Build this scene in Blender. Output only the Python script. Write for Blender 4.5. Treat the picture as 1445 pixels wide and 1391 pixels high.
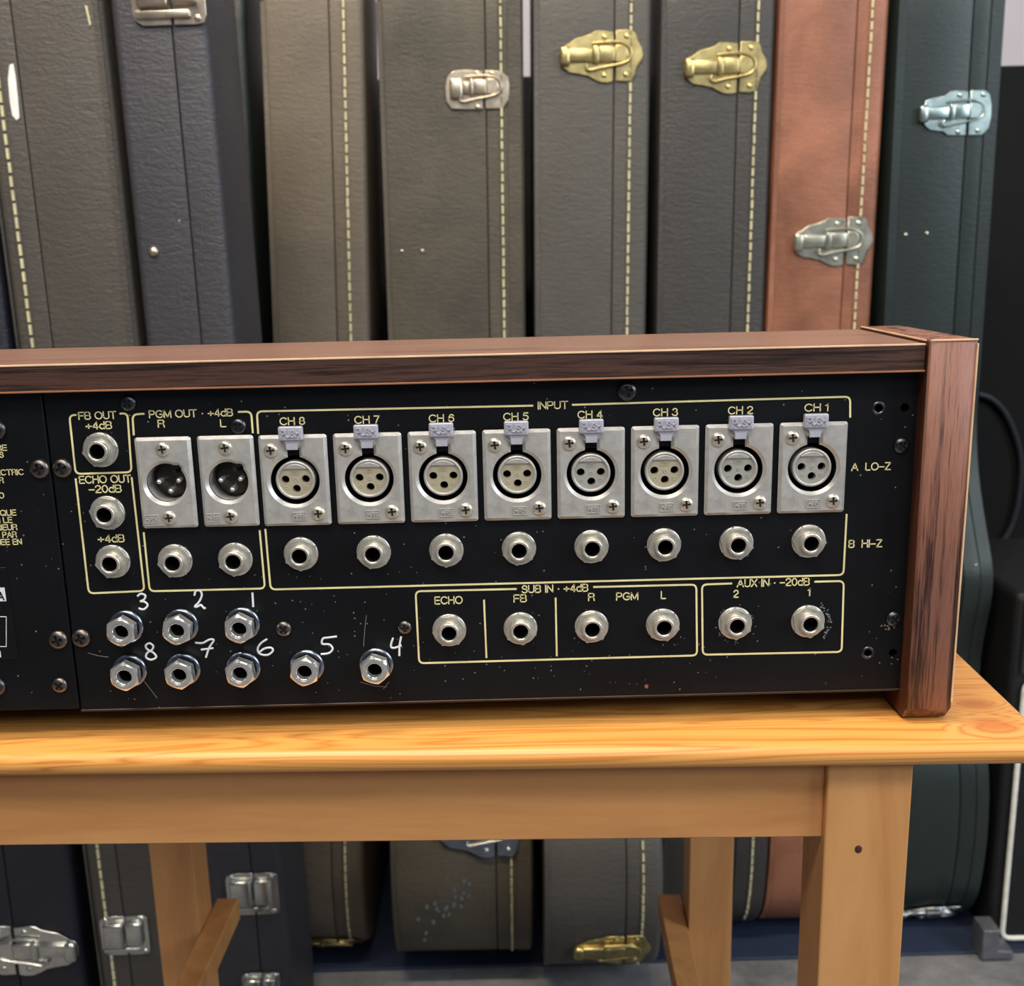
import bpy, bmesh, math, random
import numpy as np
from mathutils import Vector, Matrix, Euler
random.seed(7)
for o in list(bpy.data.objects): bpy.data.objects.remove(o)
SC=bpy.context.scene; COL=SC.collection
# ---------------------------------------------------------------- camera
CX,CY,CZ,YAW,PITCH,ROLL,F=-0.02013,-0.4237,0.08496,0.00678,0.2244,-0.02308,1500.0
fw=np.array([math.sin(YAW)*math.cos(PITCH),math.cos(YAW)*math.cos(PITCH),-math.sin(PITCH)])
r0=np.array([math.cos(YAW),-math.sin(YAW),0.]); u0=np.cross(r0,fw)
rt=r0*math.cos(ROLL)+u0*math.sin(ROLL); up=-r0*math.sin(ROLL)+u0*math.cos(ROLL)
cam=bpy.data.cameras.new('camera'); co=bpy.data.objects.new('camera',cam); COL.objects.link(co)
cam.sensor_fit='HORIZONTAL'; cam.sensor_width=36; cam.lens=36*F/1445; cam.clip_start=.01
M=Matrix(((rt[0],up[0],-fw[0],CX),(rt[1],up[1],-fw[1],CY),(rt[2],up[2],-fw[2],CZ),(0,0,0,1)))
co.matrix_world=M; SC.camera=co
cam.dof.use_dof=True; cam.dof.focus_distance=.43; cam.dof.aperture_fstop=20
# ---------------------------------------------------------------- world and light
SC.view_settings.view_transform='Standard'; SC.view_settings.look='None'
SC.view_settings.gamma=1; SC.view_settings.use_curve_mapping=False; SC.view_settings.exposure=0.0
W=bpy.data.worlds.new('world'); SC.world=W; W.use_nodes=True
W.node_tree.nodes['Background'].inputs[0].default_value=(.62,.72,1,1); W.node_tree.nodes['Background'].inputs[1].default_value=.10
def area(name,loc,target,sx,sy,power,color):
    l=bpy.data.lights.new(name,'AREA'); l.shape='RECTANGLE'; l.size=sx; l.size_y=sy; l.energy=power; l.color=color
    o=bpy.data.objects.new(name,l); COL.objects.link(o); o.location=loc
    o.rotation_euler=(Vector(target)-Vector(loc)).to_track_quat('-Z','Y').to_euler(); return o
area('ceiling_lamp',(-.25,-.10,1.62),(-.25,.1,0),1.3,.08,31,(1,.84,.62))
area('front_lamps',(-.35,-1.15,1.95),(0,.1,-.05),1.7,.4,40,(1,.94,.86))
area('front_fill',(.3,-2.3,1.6),(0,.1,-.05),1.8,.7,19,(.96,.98,1))  # unseen fill light added to brighten the apron and metal reflections
area('side_window',(2.0,-.9,.9),(0,0,0),1.0,1.2,34,(.8,.9,1))
# ---------------------------------------------------------------- helpers
def ray(x,y): return fw+rt*(x-722.5)/F-up*(y-695.5)/F
def P(x,y,Y=0.):
    d=ray(x,y); t=(Y-CY)/d[1]; return Vector((CX+d[0]*t,Y,CZ+d[2]*t))
def PZ(x,y,Z):
    d=ray(x,y); t=(Z-CZ)/d[2]; return Vector((CX+d[0]*t,CY+d[1]*t,Z))
def link(name,me,mat=None,parent=None,loc=(0,0,0),rot=None,smooth=False):
    o=bpy.data.objects.new(name,me); COL.objects.link(o)
    if mat is not None and me is not None:
        if not me.materials: me.materials.append(mat)
        elif me.materials[0]!=mat: o.material_slots[0].link='OBJECT'; o.material_slots[0].material=mat
    if parent: o.parent=parent
    o.location=loc
    if rot: o.rotation_euler=rot
    if smooth and me: 
        for p in me.polygons: p.use_smooth=True
    return o
def tag(o,label=None,cat=None,group=None,kind=None):
    if label: o['label']=label
    if cat: o['category']=cat
    if group: o['group']=group
    if kind: o['kind']=kind
    return o
def empty(name,loc,rot=None):
    o=bpy.data.objects.new(name,None); COL.objects.link(o); o.location=loc; o.empty_display_size=.02
    if rot: o.rotation_euler=rot
    return o
class MB:
    def __init__(s): s.v=[]; s.f=[]
    def add(s,vs,fs):
        n=len(s.v); s.v+=[tuple(v) for v in vs]; s.f+=[tuple(i+n for i in f) for f in fs]; return s
    def box(s,a,b,mat=None):
        x0,y0,z0=a; x1,y1,z1=b
        vs=[Vector(v) for v in ((x0,y0,z0),(x1,y0,z0),(x1,y1,z0),(x0,y1,z0),(x0,y0,z1),(x1,y0,z1),(x1,y1,z1),(x0,y1,z1))]
        if mat is not None: vs=[mat@v for v in vs]
        return s.add(vs,[(0,3,2,1),(4,5,6,7),(0,1,5,4),(1,2,6,5),(2,3,7,6),(3,0,4,7)])
    def mesh(s,name='m',bevel=0,seg=2):
        me=bpy.data.meshes.new(name); me.from_pydata(s.v,[],s.f); me.update()
        if bevel:
            bm=bmesh.new(); bm.from_mesh(me)
            bmesh.ops.bevel(bm,geom=list(bm.edges),offset=bevel,segments=seg,profile=.5,affect='EDGES',clamp_overlap=True)
            bm.to_mesh(me); bm.free()
        return me
def boxmesh(a,b,bevel=0,seg=2): return MB().box(a,b).mesh('box',bevel,seg)
# local XY drawing -> stands up in world XZ, facing the camera (-Y)
FACE=Matrix(((1,0,0,0),(0,0,-1,0),(0,1,0,0),(0,0,0,1)))
SIDE=Matrix(((0,0,1,0),(1,0,0,0),(0,1,0,0),(0,0,0,1)))   # (y,z) outline extruded along x
def shape2d(loops,depth,bevel=0,res=2,mat=FACE,front0=True):
    """filled outline (later loops are holes); depth total; front face ends at local -depth when FACE"""
    cu=bpy.data.curves.new('c','CURVE'); cu.dimensions='2D'; cu.fill_mode='BOTH'
    for lp in loops:
        sp=cu.splines.new('POLY'); sp.points.add(len(lp)-1)
        for i,p in enumerate(lp): sp.points[i].co=(p[0],p[1],0,1)
        sp.use_cyclic_u=True
    cu.extrude=max(1e-6,depth/2-bevel); cu.bevel_depth=bevel; cu.bevel_resolution=res; cu.offset=-bevel
    ob=bpy.data.objects.new('t',cu); me=bpy.data.meshes.new_from_object(ob)
    bpy.data.objects.remove(ob); bpy.data.curves.remove(cu)
    if front0: me.transform(Matrix.Translation((0,0,depth/2)))
    me.transform(mat); me.materials.clear()
    return me
def circ(r,cx=0,cy=0,n=32,a0=0): return [(cx+r*math.cos(a0+2*math.pi*i/n),cy+r*math.sin(a0+2*math.pi*i/n)) for i in range(n)]
def rrect(x0,y0,x1,y1,r,n=4):
    out=[]
    for cx,cy,a in ((x1-r,y1-r,0),(x0+r,y1-r,90),(x0+r,y0+r,180),(x1-r,y0+r,270)):
        for i in range(n+1):
            t=math.radians(a+90*i/n); out.append((cx+r*math.cos(t),cy+r*math.sin(t)))
    return out
def lathe(prof,n=32,axis='y',n2=None):
    """prof: list of (r, out) ; out goes to -Y"""
    mb=MB(); vs=[];fs=[]
    for r,h in prof:
        for i in range(n):
            t=2*math.pi*i/n; vs.append((r*math.cos(t),-h,r*math.sin(t)))
    for k in range(len(prof)-1):
        for i in range(n):
            j=(i+1)%n; fs.append((k*n+i,k*n+j,(k+1)*n+j,(k+1)*n+i))
    mb.add(vs,fs); 
    me=mb.mesh()
    for p in me.polygons: p.use_smooth=True
    return me
def autosmooth(me,ang=35):
    for p in me.polygons: p.use_smooth=True
    try: me.set_sharp_from_angle(angle=math.radians(ang))
    except Exception: pass
    return me
def tube(pts,r,closed=False,res=3,flat=None):
    cu=bpy.data.curves.new('c','CURVE'); cu.dimensions='3D'; cu.bevel_depth=r; cu.bevel_resolution=res; cu.use_fill_caps=True
    sp=cu.splines.new('POLY'); sp.points.add(len(pts)-1)
    for i,p in enumerate(pts): sp.points[i].co=(*p,1)
    sp.use_cyclic_u=closed
    ob=bpy.data.objects.new('t',cu); me=bpy.data.meshes.new_from_object(ob)
    bpy.data.objects.remove(ob); bpy.data.curves.remove(cu); me.materials.clear()
    for p in me.polygons: p.use_smooth=True
    return me
def smoothpts(pts,n=6,closed=False):
    out=[]; m=len(pts)
    rng=range(m if closed else m-1)
    for i in rng:
        p=[np.array(pts[(i+k)%m] if closed else pts[min(max(i+k,0),m-1)],float) for k in (-1,0,1,2)]
        for j in range(n):
            t=j/n
            out.append(tuple(.5*((2*p[1])+(-p[0]+p[2])*t+(2*p[0]-5*p[1]+4*p[2]-p[3])*t*t+(-p[0]+3*p[1]-3*p[2]+p[3])*t**3)))
    if not closed: out.append(tuple(pts[-1]))
    return out
_tc={}
def _arc(cx,cy,rx,ry,a0,a1,n=10): return [(cx+rx*math.cos(math.radians(a0+(a1-a0)*i/n)),cy+ry*math.sin(math.radians(a0+(a1-a0)*i/n))) for i in range(n+1)]
GL={' ':(.30,[]),'A':(.72,[[(0,0),(.36,1),(.72,0)],[(.12,.33),(.60,.33)]]),
'B':(.60,[[(0,0),(0,1),(.36,1)]+_arc(.36,.76,.22,.24,90,-90)+[(0,.52)],[(.36,.52)]+_arc(.36,.26,.24,.26,90,-90)+[(0,0)]]),
'C':(.72,[_arc(.38,.5,.38,.5,42,318,18)]),'D':(.66,[[(0,0),(0,1),(.28,1)]+_arc(.28,.5,.38,.5,90,-90,14)+[(0,0)]]),
'E':(.54,[[(.54,1),(0,1),(0,0),(.54,0)],[(0,.52),(.50,.52)]]),'F':(.52,[[(.52,1),(0,1),(0,0)],[(0,.50),(.46,.50)]]),
'G':(.74,[_arc(.38,.5,.38,.5,45,300,18)+[(.74,.18),(.74,.46),(.42,.46)]]),'H':(.62,[[(0,0),(0,1)],[(.62,0),(.62,1)],[(0,.53),(.62,.53)]]),
'I':(.06,[[(.03,0),(.03,1)]]),'J':(.45,[[(.45,1),(.45,.25)]+_arc(.225,.25,.225,.25,0,-180)]),'K':(.62,[[(0,0),(0,1)],[(.6,1),(0,.38)],[(.2,.58),(.62,0)]]),
'L':(.50,[[(0,1),(0,0),(.50,0)]]),'M':(.74,[[(0,0),(0,1),(.37,.06),(.74,1),(.74,0)]]),'N':(.62,[[(0,0),(0,1),(.62,0),(.62,1)]]),
'O':(.78,[_arc(.39,.5,.39,.5,0,360,24)]),'P':(.58,[[(0,0),(0,1),(.34,1)]+_arc(.34,.73,.24,.27,90,-90)+[(0,.46)]]),
'Q':(.78,[_arc(.39,.5,.39,.5,0,360,24),[(.48,.22),(.78,-.04)]]),'R':(.60,[[(0,0),(0,1),(.36,1)]+_arc(.36,.75,.23,.25,90,-90)+[(0,.5)],[(.34,.5),(.50,.42),(.56,.26),(.60,0)]]),
'S':(.60,[[(.56,.72)]+_arc(.30,.76,.25,.24,20,250,12)+_arc(.30,.25,.29,.26,70,-160,14)]),
'T':(.62,[[(0,1),(.62,1)],[(.31,1),(.31,0)]]),'U':(.60,[[(0,1),(0,.3)]+_arc(.30,.3,.30,.30,180,360)+[(.60,1)]]),'V':(.66,[[(0,1),(.33,0),(.66,1)]]),
'W':(.96,[[(0,1),(.24,0),(.48,.95),(.72,0),(.96,1)]]),'Y':(.62,[[(0,1),(.31,.48),(.62,1)],[(.31,.48),(.31,0)]]),
'X':(.6,[[(0,0),(.6,1)],[(0,1),(.6,0)]]),'Z':(.60,[[(0,1),(.60,1),(0,0),(.60,0)]]),
'0':(.54,[_arc(.27,.5,.27,.5,0,360,20)]),'1':(.22,[[(0,.76),(.14,.82),(.2,1),(.2,0)]]),
'2':(.54,[_arc(.27,.72,.26,.28,170,-30,12)+[(.06,.16),(0,0),(.54,0)]]),'3':(.54,[_arc(.26,.76,.23,.24,165,-80,12),_arc(.26,.27,.28,.27,85,-165,12)]),
'4':(.56,[[(.56,.25),(0,.25),(.42,1),(.42,0)]]),'5':(.54,[[(.50,1),(.10,1),(.04,.5)]+_arc(.26,.33,.28,.33,140,-155,14)]),
'6':(.54,[_arc(.29,.72,.25,.28,25,100,5)+[(.12,.84),(.03,.6),(.0,.35)],_arc(.27,.32,.27,.32,0,360,18)]),
'7':(.52,[[(0,1),(.52,1),(.30,.5),(.16,0)]]),'8':(.54,[_arc(.27,.76,.23,.24,0,360,16),_arc(.27,.27,.27,.27,0,360,16)]),
'd':(.50,[[(.50,0),(.50,1)],_arc(.25,.34,.25,.34,0,360,16)]),'+':(.56,[[(0,.40),(.56,.40)],[(.28,.12),(.28,.68)]]),'-':(.50,[[(0,.42),(.50,.42)]]),
'\u00b7':(.22,[[(.10,.42),(.14,.42)]])}
def textmesh(s,w,h,thick=.00015,bold=.135):
    """monoline sans lettering scaled to w x h, centred, facing -Y"""
    x=0; strokes=[]
    for ch in s:
        a,st=GL[ch]; strokes+=[[(px+x,py) for px,py in q] for q in st]; x+=a+(.17 if ch!=' ' else .08)
    tot=x-.17; lw=bold*h; sx=(w-lw)/max(tot,.1) if len(s)>1 or tot>.3 else (h*.9); sy=h-lw
    mb=MB()
    for q in strokes:
        pts=[((px-tot/2)*sx,(py-.5)*sy) for px,py in q]
        if math.hypot(pts[0][0]-pts[-1][0],pts[0][1]-pts[-1][1])>lw*.2:   # extend ends by half the line width
            for i,j in ((0,1),(-1,-2)):
                a=np.array(pts[i]);b=np.array(pts[j]);d=(a-b)/(np.linalg.norm(a-b)+1e-12); pts[i]=tuple(a+d*lw*.45)
        # densify sharp corners: split into segments at turns over 50 degrees
        seg=[pts[0]]
        def flush(sg):
            L,R=offset_line(sg,lw); n=len(sg); vs=[]
            for i in range(n): vs+=[(L[i][0],-thick,L[i][1]),(R[i][0],-thick,R[i][1]),(R[i][0],0,R[i][1]),(L[i][0],0,L[i][1])]
            fs=[(4*i+k,4*i+(k+1)%4,4*i+4+(k+1)%4,4*i+4+k) for i in range(n-1) for k in range(4)]+[(0,1,2,3),(4*n-4,4*n-3,4*n-2,4*n-1)]
            mb.add(vs,fs)
        for i in range(1,len(pts)):
            seg.append(pts[i])
            if i<len(pts)-1:
                a=np.array(pts[i])-np.array(pts[i-1]);b=np.array(pts[i+1])-np.array(pts[i])
                c=a@b/(np.linalg.norm(a)*np.linalg.norm(b)+1e-15)
                if c<.75:
                    e=np.array(seg[-1])+a/(np.linalg.norm(a)+1e-12)*lw*.4; seg[-1]=tuple(e); flush(seg)
                    seg=[tuple(np.array(pts[i])-b/(np.linalg.norm(b)+1e-12)*lw*.4)]
        flush(seg)
    return mb.mesh()
def offset_line(pts,w):
    """flat ribbon along pts, returns closed loop outline"""
    L=[];R=[]
    n=len(pts)
    for i in range(n):
        a=np.array(pts[max(i-1,0)]);b=np.array(pts[min(i+1,n-1)]);d=b-a;d=d/(np.linalg.norm(d)+1e-12);nn=np.array([-d[1],d[0]])
        p=np.array(pts[i]);L.append(tuple(p+nn*w/2));R.append(tuple(p-nn*w/2))
    return L,R
def ribbon_face(pts,w,t=.0002):
    L,R=offset_line(pts,w); n=len(pts); vs=[];fs=[]
    for i in range(n):
        vs+=[(L[i][0],-t,L[i][1]),(R[i][0],-t,R[i][1]),(R[i][0],0,R[i][1]),(L[i][0],0,L[i][1])]
    for i in range(n-1):
        a=4*i;b=a+4
        for k in range(4): fs.append((a+k,a+(k+1)%4,b+(k+1)%4,b+k))
    fs+=[(0,1,2,3),(4*n-4,4*n-3,4*n-2,4*n-1)]
    return MB().add(vs,fs).mesh()
def rounded_path(pts,r,n=5):
    out=[pts[0]]
    for i in range(1,len(pts)-1):
        a,b,c=[np.array(p,float) for p in (pts[i-1],pts[i],pts[i+1])]
        d1=(a-b)/np.linalg.norm(a-b);d2=(c-b)/np.linalg.norm(c-b)
        for k in range(n+1):
            t=k/n; out.append(tuple((1-t)**2*(b+d1*r)+2*t*(1-t)*b+t*t*(b+d2*r)))
    out.append(pts[-1]); return out
# ---------------------------------------------------------------- materials
def srgb(c): return tuple(((x/255)/12.92 if x/255<=.04045 else ((x/255+.055)/1.055)**2.4) for x in c)
def newmat(name):
    m=bpy.data.materials.new(name); m.use_nodes=True; nt=m.node_tree; return m,nt,nt.nodes['Principled BSDF']
def N(nt,t,**k):
    n=nt.nodes.new(t)
    for a,b in k.items():
        if a in n.inputs: n.inputs[a].default_value=b
        else: setattr(n,a,b)
    return n
def coords(nt,scale=(1,1,1),rot=(0,0,0)):
    t=N(nt,'ShaderNodeTexCoord'); m=N(nt,'ShaderNodeMapping'); m.inputs['Scale'].default_value=scale; m.inputs['Rotation'].default_value=rot
    nt.links.new(t.outputs['Object'],m.inputs[0]); return m.outputs[0]
def ramp(nt,fac,stops):
    r=N(nt,'ShaderNodeValToRGB'); el=r.color_ramp.elements
    while len(el)<len(stops): el.new(.5)
    for e,(p,c) in zip(el,stops): e.position=p; e.color=(*srgb(c),1)
    nt.links.new(fac,r.inputs[0]); return r.outputs[0]
def noise(nt,vec,scale,detail=4,rough=.55,dist=0):
    n=N(nt,'ShaderNodeTexNoise'); n.inputs['Scale'].default_value=scale; n.inputs['Detail'].default_value=detail
    n.inputs['Roughness'].default_value=rough; n.inputs['Distortion'].default_value=dist
    nt.links.new(vec,n.inputs['Vector']); return n.outputs['Fac']
def bump(nt,b,h,strength,dist):
    n=N(nt,'ShaderNodeBump'); n.inputs['Strength'].default_value=strength; n.inputs['Distance'].default_value=dist
    nt.links.new(h,n.inputs['Height']); nt.links.new(n.outputs[0],b.inputs['Normal'])
def mix(nt,fac,a,b,mode='MIX'):
    n=N(nt,'ShaderNodeMix'); n.data_type='RGBA'; n.blend_type=mode
    if isinstance(fac,(int,float)): n.inputs[0].default_value=fac
    else: nt.links.new(fac,n.inputs[0])
    for i,v in ((6,a),(7,b)):
        if isinstance(v,tuple): n.inputs[i].default_value=(*srgb(v),1)
        else: nt.links.new(v,n.inputs[i])
    return n.outputs[2]
def plain(name,c,rough=.5,metal=0,spec=.5,nscale=0,namp=0):
    m,nt,b=newmat(name); b.inputs['Base Color'].default_value=(*srgb(c),1)
    b.inputs['Roughness'].default_value=rough; b.inputs['Metallic'].default_value=metal; b.inputs['Specular IOR Level'].default_value=spec
    v=coords(nt); f=noise(nt,v,nscale or 60)
    lo=tuple(max(0,x*(1-(namp or .08))) for x in c); hi=tuple(min(255,x*(1+(namp or .08))) for x in c)
    nt.links.new(ramp(nt,f,[(.3,lo),(.7,hi)]),b.inputs['Base Color'])
    return m
def vinyl(name,c,rough=.5,warm=None,amp=.14,grain=1.0,mott=3.5):
    m,nt,b=newmat(name); v=coords(nt,(1,1,1))
    f=noise(nt,v,mott,5,.6,.4)
    lo=tuple(x*(1-amp) for x in c); hi=warm or tuple(min(255,x*(1+amp)) for x in c)
    nt.links.new(ramp(nt,f,[(.32,lo),(.68,hi)]),b.inputs['Base Color'])
    b.inputs['Roughness'].default_value=rough; b.inputs['Specular IOR Level'].default_value=.45
    v2=coords(nt,(.8,1,1.35)); g=noise(nt,v2,330,3,.55,.9); g2=noise(nt,coords(nt,(.6,1,1.8)),120,2,.5,.8)
    a=N(nt,'ShaderNodeMath'); a.operation='ADD'; nt.links.new(g,a.inputs[0]); nt.links.new(g2,a.inputs[1])
    bump(nt,b,a.outputs[0],.55*grain,.0012)
    return m
def wood(name,stops,scale=(3,60,60),rough=.4,dist=2.5,fine=1.,bumpd=.00015,ringscale=1.6,coat=0,knots=False):
    m,nt,b=newmat(name); v=coords(nt,scale)
    f=noise(nt,v,ringscale,6,.6,dist)
    g=noise(nt,coords(nt,tuple(s*4 for s in scale)),3.,4,.7)
    a=N(nt,'ShaderNodeMath'); a.operation='MULTIPLY_ADD'; a.inputs[1].default_value=.35*fine; nt.links.new(g,a.inputs[0]); nt.links.new(f,a.inputs[2])
    s=N(nt,'ShaderNodeMath'); s.operation='SUBTRACT'; s.inputs[1].default_value=.175*fine; nt.links.new(a.outputs[0],s.inputs[0])
    nt.links.new(ramp(nt,s.outputs[0],stops),b.inputs['Base Color'])
    b.inputs['Roughness'].default_value=rough; b.inputs['Coat Weight'].default_value=coat; b.inputs['Coat Roughness'].default_value=.25
    bump(nt,b,g,.5,bumpd); return m
def ringwood(name,light,dark,mid,rough=.35,wscale=28,axis=(1,14,9),knots=()):
    """pine with growth rings and knots: distorted bands along X"""
    m,nt,b=newmat(name); v=coords(nt,axis)
    n=noise(nt,v,1.3,3,.5,1.2)
    s=N(nt,'ShaderNodeMath'); s.operation='MULTIPLY'; s.inputs[1].default_value=wscale; nt.links.new(n,s.inputs[0])
    last=s.outputs[0]
    raw=N(nt,'ShaderNodeTexCoord').outputs['Object']
    for (kx,ky,kr) in knots:
        vm=N(nt,'ShaderNodeVectorMath'); vm.operation='SUBTRACT'; vm.inputs[1].default_value=(kx,ky,0); nt.links.new(raw,vm.inputs[0])
        sc=N(nt,'ShaderNodeVectorMath'); sc.operation='MULTIPLY'; sc.inputs[1].default_value=(.6/kr,1/kr,0); nt.links.new(vm.outputs[0],sc.inputs[0])
        ln=N(nt,'ShaderNodeVectorMath'); ln.operation='LENGTH'; nt.links.new(sc.outputs[0],ln.inputs[0])
        mr=N(nt,'ShaderNodeMapRange'); mr.inputs[1].default_value=0; mr.inputs[2].default_value=2.6; mr.inputs[3].default_value=7; mr.inputs[4].default_value=0; nt.links.new(ln.outputs['Value'],mr.inputs[0])
        ad=N(nt,'ShaderNodeMath'); ad.operation='ADD'; nt.links.new(last,ad.inputs[0]); nt.links.new(mr.outputs[0],ad.inputs[1]); last=ad.outputs[0]
    fr=N(nt,'ShaderNodeMath'); fr.operation='PINGPONG'; fr.inputs[1].default_value=1; nt.links.new(last,fr.inputs[0])
    c=ramp(nt,fr.outputs[0],[(0,dark),(.35,mid),(.75,light)])
    big=noise(nt,coords(nt,(2,9,9)),2.2,4,.6,.5)
    bm_=N(nt,'ShaderNodeMapRange'); bm_.inputs[1].default_value=.35; bm_.inputs[2].default_value=.8; bm_.inputs[3].default_value=0; bm_.inputs[4].default_value=.7; nt.links.new(big,bm_.inputs[0]); c=mix(nt,bm_.outputs[0],c,mid)
    for (kx,ky,kr) in knots:
        vm=N(nt,'ShaderNodeVectorMath'); vm.operation='SUBTRACT'; vm.inputs[1].default_value=(kx,ky,0); nt.links.new(raw,vm.inputs[0])
        sc=N(nt,'ShaderNodeVectorMath'); sc.operation='MULTIPLY'; sc.inputs[1].default_value=(.6/kr,1/kr,0); nt.links.new(vm.outputs[0],sc.inputs[0])
        ln=N(nt,'ShaderNodeVectorMath'); ln.operation='LENGTH'; nt.links.new(sc.outputs[0],ln.inputs[0])
        mr=N(nt,'ShaderNodeMapRange'); mr.inputs[1].default_value=.6; mr.inputs[2].default_value=1.6; mr.inputs[3].default_value=.7; mr.inputs[4].default_value=0; nt.links.new(ln.outputs['Value'],mr.inputs[0])
        c=mix(nt,mr.outputs[0],c,(176,96,40))
    nt.links.new(c,b.inputs['Base Color'])
    b.inputs['Roughness'].default_value=rough; b.inputs['Coat Weight'].default_value=.1; b.inputs['Coat Roughness'].default_value=.4
    return m
def metal(name,c,rough=.3,amp=.1,ns=90,met=1.0,bd=.00012):
    m,nt,b=newmat(name); v=coords(nt); f=noise(nt,v,ns,6,.7)
    nt.links.new(ramp(nt,f,[(.3,tuple(x*(1-amp) for x in c)),(.7,tuple(min(255,x*(1+amp)) for x in c))]),b.inputs['Base Color'])
    b.inputs['Metallic'].default_value=met
    mr=N(nt,'ShaderNodeMapRange'); mr.inputs[3].default_value=rough*.75; mr.inputs[4].default_value=rough*1.3; nt.links.new(f,mr.inputs[0]); nt.links.new(mr.outputs[0],b.inputs['Roughness'])
    bump(nt,b,noise(nt,v,900,3,.6),.35,bd); return m
def panelmat():
    m,nt,b=newmat('black_enamel'); v=coords(nt)
    f=noise(nt,v,18,5,.65)
    base=ramp(nt,f,[(.3,(9,10,12)),(.7,(18,19,22))])
    sp=N(nt,'ShaderNodeTexVoronoi'); sp.inputs['Scale'].default_value=400; nt.links.new(v,sp.inputs['Vector'])
    lt=N(nt,'ShaderNodeMath'); lt.operation='LESS_THAN'; lt.inputs[1].default_value=.13; nt.links.new(sp.outputs['Distance'],lt.inputs[0])
    wn=N(nt,'ShaderNodeSeparateColor'); nt.links.new(sp.outputs['Color'],wn.inputs[0])
    pn=noise(nt,v,22,3,.6)
    mr=N(nt,'ShaderNodeMapRange'); mr.inputs[1].default_value=.4; mr.inputs[2].default_value=.75; mr.inputs[3].default_value=.0; mr.inputs[4].default_value=.36; nt.links.new(pn,mr.inputs[0])
    l2=N(nt,'ShaderNodeMath'); l2.operation='LESS_THAN'; nt.links.new(wn.outputs[0],l2.inputs[0]); nt.links.new(mr.outputs[0],l2.inputs[1])
    mu=N(nt,'ShaderNodeMath'); mu.operation='MULTIPLY'; nt.links.new(lt.outputs[0],mu.inputs[0]); nt.links.new(l2.outputs[0],mu.inputs[1])
    m2=N(nt,'ShaderNodeMath'); m2.operation='MULTIPLY'; m2.inputs[1].default_value=.65; nt.links.new(mu.outputs[0],m2.inputs[0])
    nt.links.new(mix(nt,m2.outputs[0],base,(150,152,150)),b.inputs['Base Color'])
    b.inputs['Roughness'].default_value=.42; b.inputs['Specular IOR Level'].default_value=.28
    bump(nt,b,noise(nt,v,1200,2,.5),.25,.0001); return m
PANEL=panelmat()
INK=plain('printing_ink',(246,226,165),.5); PEN=plain('white_marker',(240,243,247),.5)
DIE=metal('die_cast_zinc',(208,203,194),.4,.07,160,.5,.0002)
DIE2=metal('grey_zinc_tab',(206,203,212),.4,.05,160,.35)
NICK=metal('nickel_washer',(222,217,203),.3,.12,260,.75); NUTM=metal('bright_nickel',(238,236,230),.16,.06,120,.85)
GOLDI=plain('beige_insulator',(190,178,150),.45,.3); SILI=plain('grey_insulator',(176,172,160),.45,.3)
BROWNI=plain('dark_brown_insulator',(36,27,20),.35); BLACK=plain('matt_black',(8,8,9),.8,0,.15)
RECESS=plain('recess_shade',(26,22,20),.6)  # shade inside the screw crosses put into a dark colour
SCRD=metal('dark_screw_steel',(122,114,108),.35,.15,300); SCRB=metal('blackened_screw',(92,92,96),.32,.2,300); SCRL=metal('zinc_screw',(224,214,192),.3,.12,300,.75)
GOLDL=metal('yellowed_brass_plating',(206,188,130),.3,.12,60,.9); SILL=metal('chrome_plating',(205,206,202),.22,.08,60); NICL=metal('warm_nickel_plating',(208,194,172),.3,.10,60,.9); PALE=metal('pale_zinc_plating',(200,198,178),.3,.1,60,.9)
GREENC=metal('dull_zinc_plating',(180,196,190),.3,.1,60)
WALN=wood('walnut_laminate',[(.34,(38,24,22)),(.41,(80,50,42)),(.47,(122,80,64)),(.58,(142,96,78)),(.66,(112,72,58)),(.72,(74,46,38))],(150,110,5),.42,.7,1.4,ringscale=1.2)
RAILW=wood('dark_walnut_laminate',[(.32,(34,22,20)),(.44,(56,38,32)),(.55,(84,58,48)),(.7,(62,42,36))],(4,90,120),.38,1.,1.5,ringscale=2)
RAILT=wood('rail_sheen_laminate',[(.3,(104,74,62)),(.5,(146,108,92)),(.7,(122,88,74))],(3,90,50),.33,1.,1.,ringscale=2,coat=.3)  # same rail wood, pinkish sheen on top painted as a paler colour
RAWE=plain('worn_laminate_edge',(222,186,148),.6); INNERW=wood('raw_inner_veneer',[(.3,(58,30,18)),(.7,(86,46,26))],(20,20,4),.5)
PINE=ringwood('varnished_pine',(222,160,84),(182,112,50),(212,146,72),.36,30,(1.6,26,26),[(.037,.033,.0045),(.036,.012,.0055),(.043,.09,.006)])
PINEL=wood('varnished_pine_leg',[(.3,(186,126,70)),(.5,(202,144,86)),(.7,(210,154,96))],(16,16,1.6),.4,1.2,.5,ringscale=2,coat=.15)
PINEA=wood('varnished_pine_rail',[(.3,(180,120,66)),(.5,(196,138,82)),(.7,(206,150,92))],(1.6,16,16),.4,1.2,.5,ringscale=2,coat=.15)
KNOT=plain('dark_knot',(70,34,20),.5)
THREAD=plain('cream_thread',(206,200,160),.8)
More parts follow.
